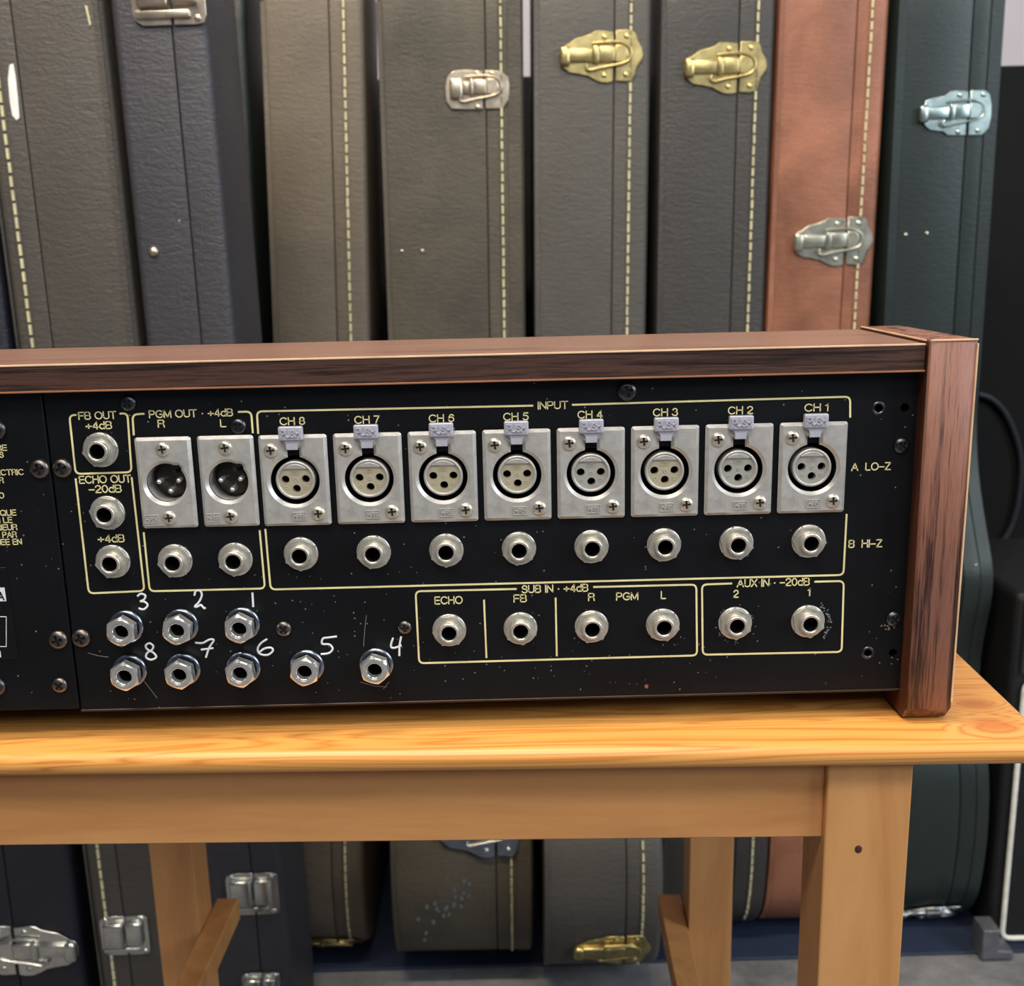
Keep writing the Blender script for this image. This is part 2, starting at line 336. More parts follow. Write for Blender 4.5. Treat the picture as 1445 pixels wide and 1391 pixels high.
# ---------------------------------------------------------------- setting
ZF=-.77; ZT=-.1145
def floormat():
    m,nt,b=newmat('grey_concrete'); v=coords(nt)
    f=noise(nt,v,9,8,.7,.3); nt.links.new(ramp(nt,f,[(.3,(92,92,96)),(.5,(124,124,126)),(.7,(152,150,148))]),b.inputs['Base Color'])
    b.inputs['Roughness'].default_value=.7; bump(nt,b,noise(nt,v,120,5,.6),.5,.002); return m
o=link('floor',boxmesh((-3,-2.8,ZF-.1),(3,1.75,ZF)),floormat()); tag(o,kind='structure')
o=link('wall_back',boxmesh((-3,1.6,ZF),(3,1.75,2.2)),plain('pale_wall_paint',(205,198,204),.8,nscale=5,namp=.02)); tag(o,kind='structure')
mt=link('floor_mat',boxmesh((-1.6,.715,ZF),(1.3,1.58,ZF+.004),.001,1),vinyl('navy_mat_rubber',(34,44,66),.6,amp=.1)); tag(mt,'dark blue rubber mat on the floor under the row of cases','mat')
ZM=ZF+.004
# ---------------------------------------------------------------- table
ANG=-.030
troot=empty('wooden_table',(.147,-.022,ZF),(0,0,ANG)); tag(troot,'small honey-coloured varnished pine table under the mixing console','table')
H=ZT-ZF
link('table_top',autosmooth(boxmesh((-.532,-.0065,H-.010),(.0545,.452,H),.0045,4),60),PINE,troot)
def legmesh(): return boxmesh((-.0355,0,0),(0,.034,H-.0095),.0008,2)
LM=legmesh()
link('leg',LM,PINEL,troot,(0,.002,0)); link('leg',LM,PINEL,troot,(-.442,.002,0))
link('leg',LM,PINEL,troot,(.0,.372,0)); link('leg',LM,PINEL,troot,(-.442,.372,0))
link('apron',boxmesh((-.442,.006,H-.048),(-.0352,.024,H-.0098),.0006,1),PINEA,troot)
link('apron',boxmesh((-.442,.384,H-.048),(-.0352,.402,H-.0098),.0006,1),PINEA,troot)
for x in (-.442-.0265,-.0265):
    link('side_apron',boxmesh((x,.0365,H-.048),(x+.018,.3715,H-.0098),.0006,1),PINEL,troot)
# low side stretchers on the inner faces of the legs
stl=PZ(308,1275,-.49); 
for k,(x0,x1) in enumerate(((-.4418,-.4225),(-.0552,-.0360))):
    link('stretcher',boxmesh((x0,.002,.286),(x1,.420,.306),.0008,1),PINEL,troot)
kp=P(1194,1217,-.022)
o=link('knot',lathe([(0,.0004),(.0011,.0004),(.0016,0)],12),KNOT,troot,(-.0355+.0145,.002,H-.0515)); o.scale=(1,1,1.2)
# ---------------------------------------------------------------- mixing console
C0=Vector((-.10,.15,ZT)); con=empty('mixing_console',C0)
tag(con,'black audio mixing console with walnut cheeks, its rear socket panel facing the viewer','mixer')
def cl(x,y,z): return (x-C0.x,y-C0.y,z-C0.z)
ZTOP=.0452; ZRB=.0348; XL=-.334; XR=.1475; XC1=.1660; ZPB=-.102
# side cheeks
def cheek(x0,x1,lab=None):
    out=[(-.0085,-.1075),(-.0035,-.1135+.0),(.39,-.1145),(.40,-.109),(.40,-.055),(.0735,.0468),(-.0072,.0472),(-.0085,.046)]
    me=shape2d([out],x1-x0,.0006,1,SIDE); 
    return link('side_cheek',me,WALN,con,cl(x0,0,0))
for x0,x1 in ((XR,XC1),(XL-.0185,XL)):
    ck=cheek(x0,x1)
    fx=0 if x0>0 else .0185
    # cut edges of the laminate
    w=x1-x0
    link('edge_strip',boxmesh((w-.0005,-.0090,-.105),(w+.0002,-.0082,.0455),.0002,1),RAWE,ck)
    link('edge_strip',boxmesh((0,-.0088,.0466),(w,-.0083,.0474),.0002,1),RAWE,ck)
    s=-1 if x0>0 else 1
    xa=-.0004 if x0>0 else w
    link('edge_strip',boxmesh((xa,-.004,.0462),(xa+.0006,.0733,.0470),.0002,1),RAWE,ck)
    # raw inner face of the cheek
    me=shape2d([[(-.0078,-.106),(-.003,-.1128),(.38,-.1135),(.38,-.06),(.07,.045),(-.0078,.045)]],.0005,0,1,SIDE)
    link('inner_veneer',me,INNERW,ck,(-.0005 if x0>0 else w,0,0))
# top rail
rail=link('top_rail',boxmesh((XL+.0006,-.0062,ZRB),(XR-.001,.0733,ZTOP),.0004,1),RAILW,con,cl(0,0,0))
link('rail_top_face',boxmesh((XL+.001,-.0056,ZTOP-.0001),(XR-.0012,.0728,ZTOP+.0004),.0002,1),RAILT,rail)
link('edge_strip',boxmesh((XL+.001,-.0066,ZRB-.0002),(XR-.001,-.0060,ZRB+.0005),.0001,1),plain('brown_edge',(150,98,62),.6),rail)
link('edge_strip',boxmesh((XL+.001,-.0064,ZTOP-.0002),(XR-.0012,-.0054,ZTOP+.0005),.0001,1),RAWE,rail)
# chassis behind the panel
me=shape2d([[(.0385,-.100),(.37,-.100),(.37,-.056),(.0735,.034),(.0385,.034)]],XR-XL-.004,0,1,SIDE)
link('chassis',me,BLACK,con,cl(XL+.002,0,0))
me=shape2d([[(.0735,.0345),(.0735,.044),(.392,-.052),(.392,-.0615)]],XR-XL-.004,0,1,SIDE)
link('control_surface',me,PANEL,con,cl(XL+.002,0,0))
# socket positions
def pp(x,y,Y=0.): v=P(x,y,Y); return (v.x,v.z)
CHX={k:(4.5-k)*.030 for k in range(1,9)}; ZX=.01481-.01882; ZJ=-.0352
INJ=[(CHX[k]+.0001,ZJ) for k in range(8,0,-1)]
def row(pts):
    q=[pp(*p,-.001) for p in pts]; z=sum(a[1] for a in q)/len(q); return [(a[0],z) for a in q]
OUTJ=[pp(142.6,635,-.001),pp(150.7,724,-.001),pp(158,792.7,-.001)]; mx=sum(a[0] for a in OUTJ)/3; OUTJ=[(mx,a[1]) for a in OUTJ]
PGMJ=row([(246.6,790.7),(331.8,790.7)]); SUBJ=row([(634,889),(734.5,887),(835,885.4),(935.5,881.8)]); AUXJ=row([(1037.8,880),(1140.6,876.7)])
DIRJ=row([(177,884),(255,882.5),(342,883)])+row([(182,945),(258,944),(343,943.5),(433,942),(531,940.5)])
MALE=[(pp(234.5,682,-.002)[0]),(pp(322,679,-.002)[0])]; ZM_=pp(280,680.5,-.002)[1]
# panels with real cut-outs
x0=-.2032
holes=[circ(.0102,CHX[k],ZX) for k in CHX]+[circ(.0082,x,ZM_) for x in MALE]
holes+=[circ(.0032,x,z,20) for x,z in INJ+OUTJ+PGMJ+SUBJ+AUXJ+DIRJ]
for p,r in (((1240,576),.0016),((1277,575),.0018),((1225,921),.0016),((1260,921),.0018)): holes.append(circ(r,*pp(*p),n=16))
outer=[(x0+.0003,ZPB),(XR-.0004,ZPB),(XR-.0004,ZRB-.0003),(x0+.0003,ZRB-.0003)]
pan=link('rear_panel',shape2d([outer]+holes,.0015,0,1),PANEL,con,cl(0,.0015,0)); pl=Vector((0,.0015,0))
lp=link('rear_panel',boxmesh((XL+.0004,-.0012,ZPB+.0012),(x0-.0003,.001,ZRB-.0003),.0002,1),PANEL,con,cl(0,0,0)); tag(lp,'left rear panel section with printed warning text')
link('bottom_lip',boxmesh((x0,-.0004,ZPB-.0008),(XR-.0005,.02,ZPB+.0002),.0002,1),plain('lip_steel',(62,48,40),.4,.5),con,cl(0,0,0))
link('back_box',boxmesh((XL+.002,.030,ZPB+.002),(XR-.002,.037,ZRB-.001)),BLACK,con,cl(0,0,0))
link('base_plate',boxmesh((XL+.002,.003,ZPB+.0004),(XR-.002,.30,ZPB+.0018)),BLACK,con,cl(0,0,0))
# ---- rims of the four empty screw holes
rim=lathe([(.0017,.0),(.0020,.0003),(.0025,.0003),(.0028,0)],20)
for p in ((1240,576),(1225,921)):
    a=pp(*p); link('hole_rim',rim,SCRB,con,cl(a[0],0,a[1]))
# ---- lettering
def word(s,px,py,w,h=11.3,par=None,y=-.0001,mat=INK,bold=.135):
    a=pp(px-w/2,py); b=pp(px+w/2,py); c=pp(px,py-h/2); d=pp(px,py+h/2)
    me=textmesh(s,b[0]-a[0],c[1]-d[1],.00018,bold); m=pp(px,py)
    return link('lettering',me,mat,par or pan,(m[0],y-.0015,m[1])) if (par or pan) is pan else link('lettering',me,mat,par,(m[0],y,m[1]))
for s,x,y,w in [('FB OUT',137.5,586,54),('+4dB',139.5,600,37.5),('ECHO OUT',148.5,676,74),('-20dB',148.6,689.6,46.6),('+4dB',157,759.6,38),
    ('PGM OUT · +4dB',269.5,583,119),('R',227.5,597.5,10),('L',315,597,8.5),('INPUT',780,571.5,43.5),
    ('CH 8',412.6,594,36),('CH 7',518,592,36),('CH 6',623,590,36),('CH 5',728,587.6,36),('CH 4',832.6,584.7,35.5),('CH 3',939,581.5,35.5),('CH 2',1044.8,578.7,35.5),('CH 1',1152,574.8,34),
    ('A  LO-Z',1229,658,56),('B  HI-Z',1221,766.7,48),('SUB IN · +4dB',783,830,94.5),('ECHO',633,846.6,40),('FB',734,844,19),('R',834.5,842,9.5),('PGM',885,841,31.5),('L',936,839.3,7.5),
    ('AUX IN · -20dB',1091,821.5,103),('2',1038.5,837.5,7.5),('1',1141.5,835,4)]:
    word(s,x,y,w)
for s,xr,y,w in [('FIRE',12,631,26),('SCREWS',7.4,641,40),('OR ELECTRIC',35.8,665.7,72),('COVER',7.4,676.8,38),('VO',8,698,14),('RISQUE',25,722.4,40),('ON LE',19.6,732.6,34),('INTERIEUR',26.4,743,54),('CAUSE PAR',25.7,753.5,58),('DONNEE EN',33,763.6,60)]:
    word(s,xr-w/2,y,w,8.6,lp,-.0013)
# ---- printed frames
def frame(pts,r=.0022,w=.00075):
    q=[pp(*p) for p in pts]; q=rounded_path(q,r) if len(q)>2 else q
    link('printed_line',ribbon_face(q,w),INK,pan,(0,-.00155,0))
frame([(108,585.2),(98,585.5),(107,668.5),(186,666),(180,582.5),(169,583.5)])
frame([(107,675),(125.5,837),(204,833.5),(186,673)])
frame([(189,614),(187,584.5),(204,583.6)]); frame([(336,581),(354.5,580.3),(357,611)])
frame([(203,751),(211.5,834),(374,830),(366.5,748)])
frame([(364.5,612),(362.5,580.3),(752.5,572.2)]); frame([(807,571),(1199.5,559.5),(1199.5,589)])
frame([(374.5,746),(382,831.5),(1190,811),(1194.5,725)])
frame([(729,830.7),(586.5,834),(591.5,935.5),(983.5,924.5),(982.5,824.5),(837,828)])
frame([(683,846),(686.5,928)]); frame([(784,843),(785.7,925.6)])
frame([(1033,823),(990.5,824.5),(991.5,923.5),(1187.5,919.5),(1190.5,819.5),(1149,820.5)])
# ---- handwritten numerals
HW={'1':[[(.5,1),(.45,0)]],
 '2':[[(.15,.75),(.3,1),(.65,1),(.75,.75),(.5,.4),(.1,.12),(.35,.12),(.6,.2),(.85,0),(.95,.05)]],
 '3':[[(.2,.85),(.5,1),(.85,.88),(.7,.62),(.4,.52),(.75,.48),(.95,.25),(.6,.0),(.2,.08)]],
 '4':[[(.25,.9),(.05,.5),(.3,.4),(.85,.52)],[(.85,.95),(.7,.5),(.65,0)]],
 '5':[[(1,1),(.55,.95),(.3,.9),(.25,.6),(.6,.55),(.75,.3),(.55,.05),(.15,0)]],
 '6':[[(.65,1),(.3,.75),(.1,.4),(.2,.08),(.6,0),(.9,.25),(.8,.45),(.45,.4),(.2,.2)]],
 '7':[[(.05,.85),(.4,.82),(.75,1),(.95,.95),(.7,.55),(.5,0)],[(.3,.45),(.9,.52)]],
 '8':[[(.75,.85),(.5,1),(.25,.85),(.35,.62),(.7,.42),(.85,.15),(.5,0),(.2,.15),(.3,.42),(.65,.62),(.75,.85)]]}
for ch,px,py,w,h in (('3',200,848.6,18,24),('2',281,846,18,27),('1',357,846,9,22),('8',212,919,23,26),('7',289.5,915,31,28),('6',374,912.7,28,25),('5',462,910.4,30,27),('4',560,911,20,32)):
    mb=None; c=pp(px,py); s=.000284
    for k,st in enumerate(HW[ch]):
        pts=smoothpts([((x-.5)*w*s,0,(z-.5)*h*s) for x,z in st],5)
        me=tube(pts,(.00047),res=1); 
        if mb is None: mb=bmesh.new()
        mb.from_mesh(me)
    me=bpy.data.meshes.new('n'); mb.to_mesh(me); mb.free()
    ob=link('handwritten_numeral',me,PEN,con,cl(c[0],-.0001,c[1])); ob.scale=(1,.5,1)
# ---- scratches and flecks of paint on the panel
SCR=plain('bare_scratch',(126,128,130),.6); FLR=plain('red_fleck',(150,84,74),.6)
for q in ([(124,921),(138,925),(153,927)],[(193,950),(206,964),(222,985)],[(517,868),(515,885),(513,912)],[(508,962),(530,968),(546,969)],[(541,972),(549,962)]):
    link('scratch',ribbon_face([pp(*p) for p in q],.00022,.00005),SCR,pan,(0,-.00152,0))
random.seed(11); mb=MB()
def fleck(px,py,r):
    c=pp(px,py); n=6; vs=[(c[0]+r*random.uniform(.4,1)*math.cos(i*6.283/n),-.0001,c[1]+r*random.uniform(.4,1)*math.sin(i*6.283/n)) for i in range(n)]
    mb.add(vs,[tuple(range(n))])
for i in range(34):
    t=random.uniform(-.9,1.1); d=random.uniform(25,31); fleck(1143+d*math.cos(t),877-d*math.sin(t),.0005)
for i in range(16):
    t=random.uniform(0,6.28); d=random.uniform(25,29); fleck(1038+d*math.cos(t),880-d*math.sin(t),.00035)
for i in range(12): fleck(1262+random.gauss(-6,5),874+random.uniform(4,14),.0006)
for i in range(46): fleck(random.uniform(200,600),random.uniform(800,985),.00032)
for i in range(40): fleck(random.uniform(560,1260),random.uniform(900,965),.00028)
o=link('paint_flecks',mb.mesh('f'),SCR,pan,(0,-.0015,0)); tag(o,kind='stuff')
mb=MB(); fleck(912,968,.0017); link('red_fleck',mb.mesh('f'),FLR,pan,(0,-.00155,0))
# ---- screws
def crossloop(r,w,a=0):
    pts=[(w,w),(w,r),(-w,r),(-w,w),(-r,w),(-r,-w),(-w,-w),(-w,-r),(w,-r),(w,-w),(r,-w),(r,w)]
    return [(x*math.cos(a)-y*math.sin(a),x*math.sin(a)+y*math.cos(a)) for x,y in pts]
def screwmesh(r,h,dome=True,a=0.):
    """pan head with a cross recess"""
    n=24; bm=bmesh.new()
    me1=shape2d([circ(r*.62,n=n),crossloop(r*.58,r*.15,a)],h*.5,0,1); me1.transform(Matrix.Translation((0,-h*.5,0))); bm.from_mesh(me1)
    me2=lathe([(r,0),(r*.98,h*.45),(r*.85,h*.8),(r*.62,h)],n); bm.from_mesh(me2)
    me3=shape2d([circ(r*.62,n=12)],h*.1,0,1); me3.transform(Matrix.Translation((0,-h*.35,0))); k=len(bm.faces); bm.from_mesh(me3); bm.faces.ensure_lookup_table()
    for f in bm.faces[k:]: f.material_index=1
    me=bpy.data.meshes.new('screw'); bm.to_mesh(me); bm.free(); me.materials.append(SCRD); me.materials.append(RECESS); return autosmooth(me,40)
SM=[screwmesh(.0040,.0018,a=.3),screwmesh(.0033,.0014,a=.8),screwmesh(.0029,.0012,a=.1),screwmesh(.0025,.0012,a=.5)]
for px,py,k,m in ((57,661,0,SCRD),(87,661,0,SCRD),(83,902,0,SCRD),(114,901,0,SCRD),(85,966,1,SCRD),(180,569,1,SCRB),(336,602,1,SCRB),(885,552,0,SCRB),
    (400,888,1,SCRD),(571,886,2,SCRD),(1273,629,1,SCRB),(1262,874,1,SCRB),(-4,606,0,SCRB),(-4,968,0,SCRB)):
    a=pp(px,py,-.001); link('screw',SM[k],m,con,cl(a[0],-.0013 if px<110 and py!=661 or px<60 else -.0001,a[1]))
# ---- female microphone sockets
def merge(ms):
    bm=bmesh.new()
    for m in ms: bm.from_mesh(m)
    me=bpy.data.meshes.new('m'); bm.to_mesh(me); bm.free(); return me
def T(me,x=0,y=0,z=0): me.transform(Matrix.Translation((x,y,z))); return me
PW,PH=.0275/2,.03763/2
def keyhole(r,w,top,n=40):
    a=math.asin(w/2/r); pts=[]
    s=math.pi/2+a; e=math.pi/2-a+2*math.pi
    for i in range(n+1): t=s+(e-s)*i/n; pts.append((r*math.cos(t),r*math.sin(t)))
    pts+= [(w/2,top),(-w/2,top)]; return pts
FEM=shape2d([rrect(-PW,-PH,PW,PH,.0012),keyhole(.0099,.0048,.0132)],.0026,.0013,0)
SLEEVE=lathe([(.0078,-.008),(.0080,.0008),(.0078,.0013),(.0071,.0014),(.0068,.0010),(.0068,-.001)],40)
# flat-topped insulator with three holes
def dface(r,zt,n=40):
    a=math.acos(zt/r); return [(r*math.sin(a+ (2*math.pi-2*a)*i/n),r*math.cos(a+(2*math.pi-2*a)*i/n)) for i in range(n+1)]
PINH=[(-.0041,.0003),(.0041,.0003),(.0002,-.0036)]
INS=shape2d([dface(.0068,.0046)]+[circ(.00165,x,z,18) for x,z in PINH],.003,0,1)
CRESC=shape2d([[(x,z) for x,z in [(.0068*math.sin(t),.0068*math.cos(t)) for t in np.linspace(-.826,.826,16)]]],.0036,.0003,1)
MARKS=merge([T(ribbon_face([(-.0017,.0024),(.0017,.0024),(.0017,.0040),(-.0017,.0040),(-.0017,.0024)],.0002,.00015)),T(textmesh('HRS',.0022,.0009,.00012),0,0,.0032)]+
  [T(lathe([(.00045,0),(.0005,.0002),(.0007,.0002),(.0007,0)],12),x,0,z) for x,z in ((.0002,-.0001),(-.0037,-.0031),(.0039,-.0031))])
BLK=lathe([(.0001,-.0075),(.0099,-.0075),(.0099,.0),],32)
TAB=merge([shape2d([rrect(-.0049,.0,.0049,.0056,.0007)],.0024,.0005,2), shape2d([[(-.0041,.0008),(-.0024,-.0016),(-.0023,-.0040),(.0023,-.0040),(.0024,-.0016),(.0041,.0008)]],.0014,.0002,1)])
PUSH=textmesh('PUSH',.0078,.0031,.0006,.15)
LOGO=merge([ribbon_face(rrect(-.0028,-.0016,.0028,.0016,.0002,1)+[(.0028,.0014)],.0003,.0003),textmesh('HRS',.0044,.0020,.0005,.16)])
autosmooth(FEM,25); autosmooth(TAB,50)
for k in range(8,0,-1):
    s=link('microphone_socket',FEM,DIE,con,cl(CHX[k],0.0,ZX))
    if k==1: pass
    link('socket_sleeve',SLEEVE,DIE,s,(0,0,0)); 
    gold=k in (8,7,6,5,3)
    ins=link('socket_insert',INS,GOLDI if gold else SILI,s,(0,.0024,0)) 
    if gold: INS=INS.copy() if False else INS
    ins.material_slots[0].link='OBJECT'; ins.material_slots[0].material=GOLDI if gold else SILI
    link('key_step',CRESC,DIE,s,(0,.0024,0))
    mk=link('embossed_mark',MARKS,GOLDI,s,(0,-.0006,0)); mk.material_slots[0].link='OBJECT'; mk.material_slots[0].material=GOLDI if gold else SILI
    link('dark_well',BLK,BLACK,s,(0,0,0))
    t=link('push_tab',TAB,DIE2,s,(0.0,-.0026,.0178-.0008)); 
    link('embossed_mark',LOGO,DIE,s,(.0008,-.0026,-.0147))
    link('embossed_word',PUSH,DIE2,s,(0,-.0050,.0178+.0020))
    link('screw',SM[2],SCRL,s,(-.0088,-.0024,.0128)); link('screw',SM[2],SCRL,s,(.0087,-.0024,-.0137))
# ---- male output sockets
MW=pp(270,617,-.002)[0]-pp(190,617,-.002)[0]; 
def notched(r,n=40):
    pts=[]
    for i in range(n):
        t=2*math.pi*i/n; rr=r+(.0009 if math.radians(36)<t<math.radians(56) else 0); pts.append((rr*math.cos(t),rr*math.sin(t)))
    return pts
MAL=autosmooth(shape2d([rrect(-MW/2,-PH,MW/2,PH,.0012),notched(.0080)],.0026,.0013,0),25)
TUBE=lathe([(.0081,-.010),(.0081,0)],32); FLOORD=lathe([(.0001,-.0095),(.0081,-.0095)],32)
PIN=lathe([(.00001,.0062),(.0007,.0060),(.0011,.0052),(.0011,0)],14)
for x in MALE:
    s=link('output_socket',MAL,DIE,con,cl(x,0,ZM_))
    link('socket_wall',TUBE,DIE,s); link('socket_floor',FLOORD,BROWNI,s)
    link('key_step',boxmesh((.0018,-.0001,.0056),(.0050,.0092,.0066)),BROWNI,s)
    link('insulator_disc',lathe([(.0001,0),(.0068,0),(.0070,-.0005),(.0070,-.0040)],32),BROWNI,s,(.0008,.0050,0))
    for a,b in ((-.0038,.0003),(.0042,.0006),(.0006,-.0036)): link('pin',PIN,NUTM,s,(a+.0004,.0050,b))
    link('embossed_mark',LOGO,DIE,s,(-.0073,-.0026,-.0148))
    link('screw',SM[2],SCRL,s,(.0,-.0024,.0140)); link('screw',SM[2],SCRL,s,(.0,-.0024,-.0143))
# ---- jack sockets
BUSH=lathe([(.0031,-.006),(.0031,.0046),(.0033,.0050),(.0041,.0050),(.0044,.0046),(.0044,.0)],32)
WASH=lathe([(.0044,.0),(.0044,.0007),(.0068,.0008),(.0071,.0005),(.0071,0)],36)
def hexnut(R,r,h,ch=.0004):
    me=shape2d([circ(R,n=6),circ(r,n=24)],h,ch,1); return autosmooth(me,30)
HEX=hexnut(.0072,.0044,.0014,.0003)
BACKD=lathe([(.0001,-.0055),(.00304,-.0055),(.00304,.0040)],24)  # black lining paints the darkness down inside the jack hole
def jack(x,z,a,lab=None):
    s=link('jack_socket',BUSH,NICK,con,cl(x,-.0001,z))
    link('washer',WASH,NICK,s); link('nut',HEX,NICK,s,(0,-.0006,0),(0,a,0)); link('dark_well',BACKD,BLACK,s)
    if lab: tag(s,lab)
for i,(x,z) in enumerate(OUTJ+PGMJ+INJ+SUBJ+AUXJ): jack(x,z,random.uniform(0,1.05))
STEELB=metal('glint_tinted_steel',(150,156,168),.25,.15,200)  # bluish base colour imitates cool glints on the lower washers
BUSH2=lathe([(.0031,-.006),(.0031,.0070),(.0033,.0073),(.0038,.0073),(.0042,.0070),(.0042,.0)],32)
def hexcham(R,r,h0,h1):
    """hex nut with a turned, chamfered face"""
    n=36; vs=[];fs=[]
    def hr(t): 
        t=(t%(math.pi/3))-math.pi/6; return R*math.cos(math.pi/6)/math.cos(t)
    rings=[]
    ap=R*math.cos(math.pi/6)
    for kind in range(5):
        for i in range(n):
            t=2*math.pi*i/n; q=hr(t)
            if kind==0: rr,h=q,h0
            elif kind==1: rr,h=q,h1-.0002-(q-ap)*.9
            elif kind==2: rr,h=ap*.93,h1
            elif kind==3: rr,h=r+.0003,h1
            else: rr,h=r,h1-.0006
            vs.append((rr*math.cos(t),-h,rr*math.sin(t)))
    for k in range(4):
        for i in range(n): j=(i+1)%n; fs.append((k*n+i,k*n+j,(k+1)*n+j,(k+1)*n+i))
    return autosmooth(MB().add(vs,fs).mesh(),28)
HEX2=hexcham(.0065,.0036,.0034,.0074); WASH2=lathe([(.004,.0),(.004,.0012),(.0066,.0012),(.0073,.0006),(.0074,0)],36)
COLLAR=lathe([(.0056,.001),(.0056,.0034),(.004,.0034)],32)
for x,z in DIRJ:
    s=link('jack_socket',BUSH2,NUTM,con,cl(x,-.0001,z)); tag(s,'chrome jack socket with a thick protruding hexagonal nut')
    link('washer',WASH2,STEELB,s); link('collar',COLLAR,BLACK,s); link('nut',HEX2,NUTM,s,(0,0,0),(0,random.uniform(.3,.7),0)); link('dark_well',BACKD,BLACK,s)
# ---- rating plate at the left
a=pp(-60,802,-.0013);b=pp(26,930,-.0013)
rp=link('rating_plate',boxmesh((a[0],-.0016,b[1]),(b[0],-.0012,a[1]),.0001,1),plain('plate_black',(7,8,10),.35),con,cl(0,0,0))
def rpbox(x0,y0,x1,y1,mat,y): 
    a=pp(x0,y0,-.0016);b=pp(x1,y1,-.0016); link('printed_block',boxmesh((a[0],y-.0001,b[1]),(b[0],y,a[1])),mat,rp)
rpbox(-40,830,9,848,PEN,-.0016)
w1=word('A',4,839,9,12,rp,-.00172,plain('plate_letter',(16,16,18),.5)); w2=word('VOLTAGE I',-14,921,36,9,rp,-.0017,PEN)
q=[pp(*p,-.0016) for p in ((-40,870),(9,870),(9,912),(-40,912),(-40,870))]
link('printed_line',ribbon_face(q,.0003),PEN,rp,(0,-.0016,0))
# ---------------------------------------------------------------- cases
def prof_fn(kind,b):
    """front profile: (height s, forward y) ; y<0 towards the viewer"""
    if kind=='box': pts=[(0,.035),(.008,.008),(.035,0),(1.3,0)]
    else: pts=[(0,-b*.30),(.004,-b*.44),(.020,-b*.66),(.055,-b*.88),(.11,-b*.98),(.165,-b),(.225,-b*.92),(.30,-b*.60),(.345,-b*.52),(.39,-b*.58),(.435,-b*.68),(.47,-b*.66),(.52,-b*.40),(.575,-b*.14),(.64,-.0),(.72,0),(1.3,0)]
    if kind=='guitar':
        dense=[pts[0]]
        sp=smoothpts([(s,y) for s,y in pts],5); dense=[]
        last=-1
        for s,y in sp:
            if s>last+1e-4: dense.append((s,y)); last=s
        pts=dense
    S=np.array([p[0] for p in pts]);Yv=np.array([p[1] for p in pts])
    return pts,(lambda s: float(np.interp(s,S,Yv)))
def latch(parent,kind,mat,loc,tilt,sc,body):
    """draw catch; local x across the seam, z up, out = -y; sc = metres per drawing unit"""
    flip=sc<0; sc=abs(sc)
    def tr(p): return ((p[0]-1085)*sc,-(p[1]-222)*sc)
    if kind=='lobed':
        Lp=[(1081,133),(1035,129),(1010,130),(990,143),(965,150),(935,157),(905,178),(882,188),(872,212),(874,238),(888,262),(912,279),(950,285),(985,292),(1008,305),(1030,315),(1060,317),(1081,312)]
        Rp=[(1091,128),(1135,126),(1156,128),(1168,142),(1174,165),(1190,192),(1196,216),(1190,236),(1172,258),(1166,288),(1154,308),(1130,313),(1091,310)]
        riv=[(1047,152),(1047,290),(1132,150),(1130,288)]
    elif kind=='oval':
        Lp=[(1072,150),(1000,146),(950,150),(925,175),(915,215),(920,270),(940,298),(1000,302),(1072,300)]
        Rp=[(1082,148),(1150,152),(1176,175),(1182,215),(1178,265),(1155,298),(1082,300)]
        riv=[(1050,160),(1050,292),(1110,160)]
    elif kind=='box':
        Lp=[(1090,70),(960,70),(925,85),(915,120),(915,310),(925,350),(960,372),(1090,372)]
        Rp=[(1100,70),(1220,70),(1248,85),(1250,120),(1250,330),(1240,365),(1205,372),(1100,372)]
        riv=[(1210,345),(1210,98),(955,98)]
    elif kind=='plate':
        Lp=[(1081,135),(1030,130),(1005,132),(985,150),(930,158),(905,168),(895,200),(898,250),(910,270),(930,285),(985,292),(1005,308),(1081,310)]
        Rp=[(1091,132),(1150,132),(1172,150),(1182,190),(1184,240),(1176,285),(1150,310),(1091,310)]
        riv=[(1047,150),(1047,295),(1145,150),(1130,292)]
    Lq=[tr(p) for p in Lp];Rq=[tr(p) for p in Rp]
    base=merge([shape2d([Lq],.0016,.0006,1),shape2d([Rq],.0016,.0006,1)]); autosmooth(base,50)
    lt=link('latch',base,mat,parent,loc,(tilt,0,0))
    if flip: lt.scale=(-1,1,1)
    def bx(x0,y0,x1,y1,h0,h1,bv=.0015,name='latch_lever'):
        a=tr((x0,y1));b=tr((x1,y0)); me=boxmesh((a[0],-h1,a[1]),(b[0],-h0,b[1]),min(bv,(b[0]-a[0])/3,(b[1]-a[1])/3,(h1-h0)/2.1),3); autosmooth(me,50); return link(name,me,mat,lt)
    if kind=='box':
        bx(945,110,1088,300,.0014,.008,.003,'latch_cover'); bx(1098,110,1215,290,.0014,.007,.003,'latch_cover')
        bx(930,308,1180,345,.0014,.0045,.002,'hinge_barrel')
    else:
        if kind=='oval': bx(935,180,990,262,.001,.007,.0035,'latch_knob')
        else: bx(874,186,915,256,.001,.0085,.004,'latch_knob')
        bx(908 if kind!='oval' else 988,193,1004 if kind!='oval' else 1020,243,.001,.0055,.002)
        bx(1000 if kind!='oval' else 1018,184,1026 if kind!='oval' else 1034,248,.001,.0075,.002,'hinge_barrel')
        bx(1024 if kind!='oval' else 1034,186,1086,243,.001,.0065,.0015)
        a=[tr(p) for p in [(1088,182),(1120,182),(1134,195),(1138,213),(1134,232),(1120,244),(1088,244)]]
        link('catch_hook',autosmooth(shape2d([a],.005,.001,2),50),mat,lt)
        q=[tr(p) for p in [(1000,176),(1060,171),(1110,174),(1140,190),(1148,212),(1140,236),(1110,250),(1040,262),(990,272),(976,262),(982,250)]]
        q=smoothpts(q,4); link('bail_wire',tube([(x,-.005,z) for x,z in q],.0014 if kind!='oval' else .0013,res=2),mat,lt)
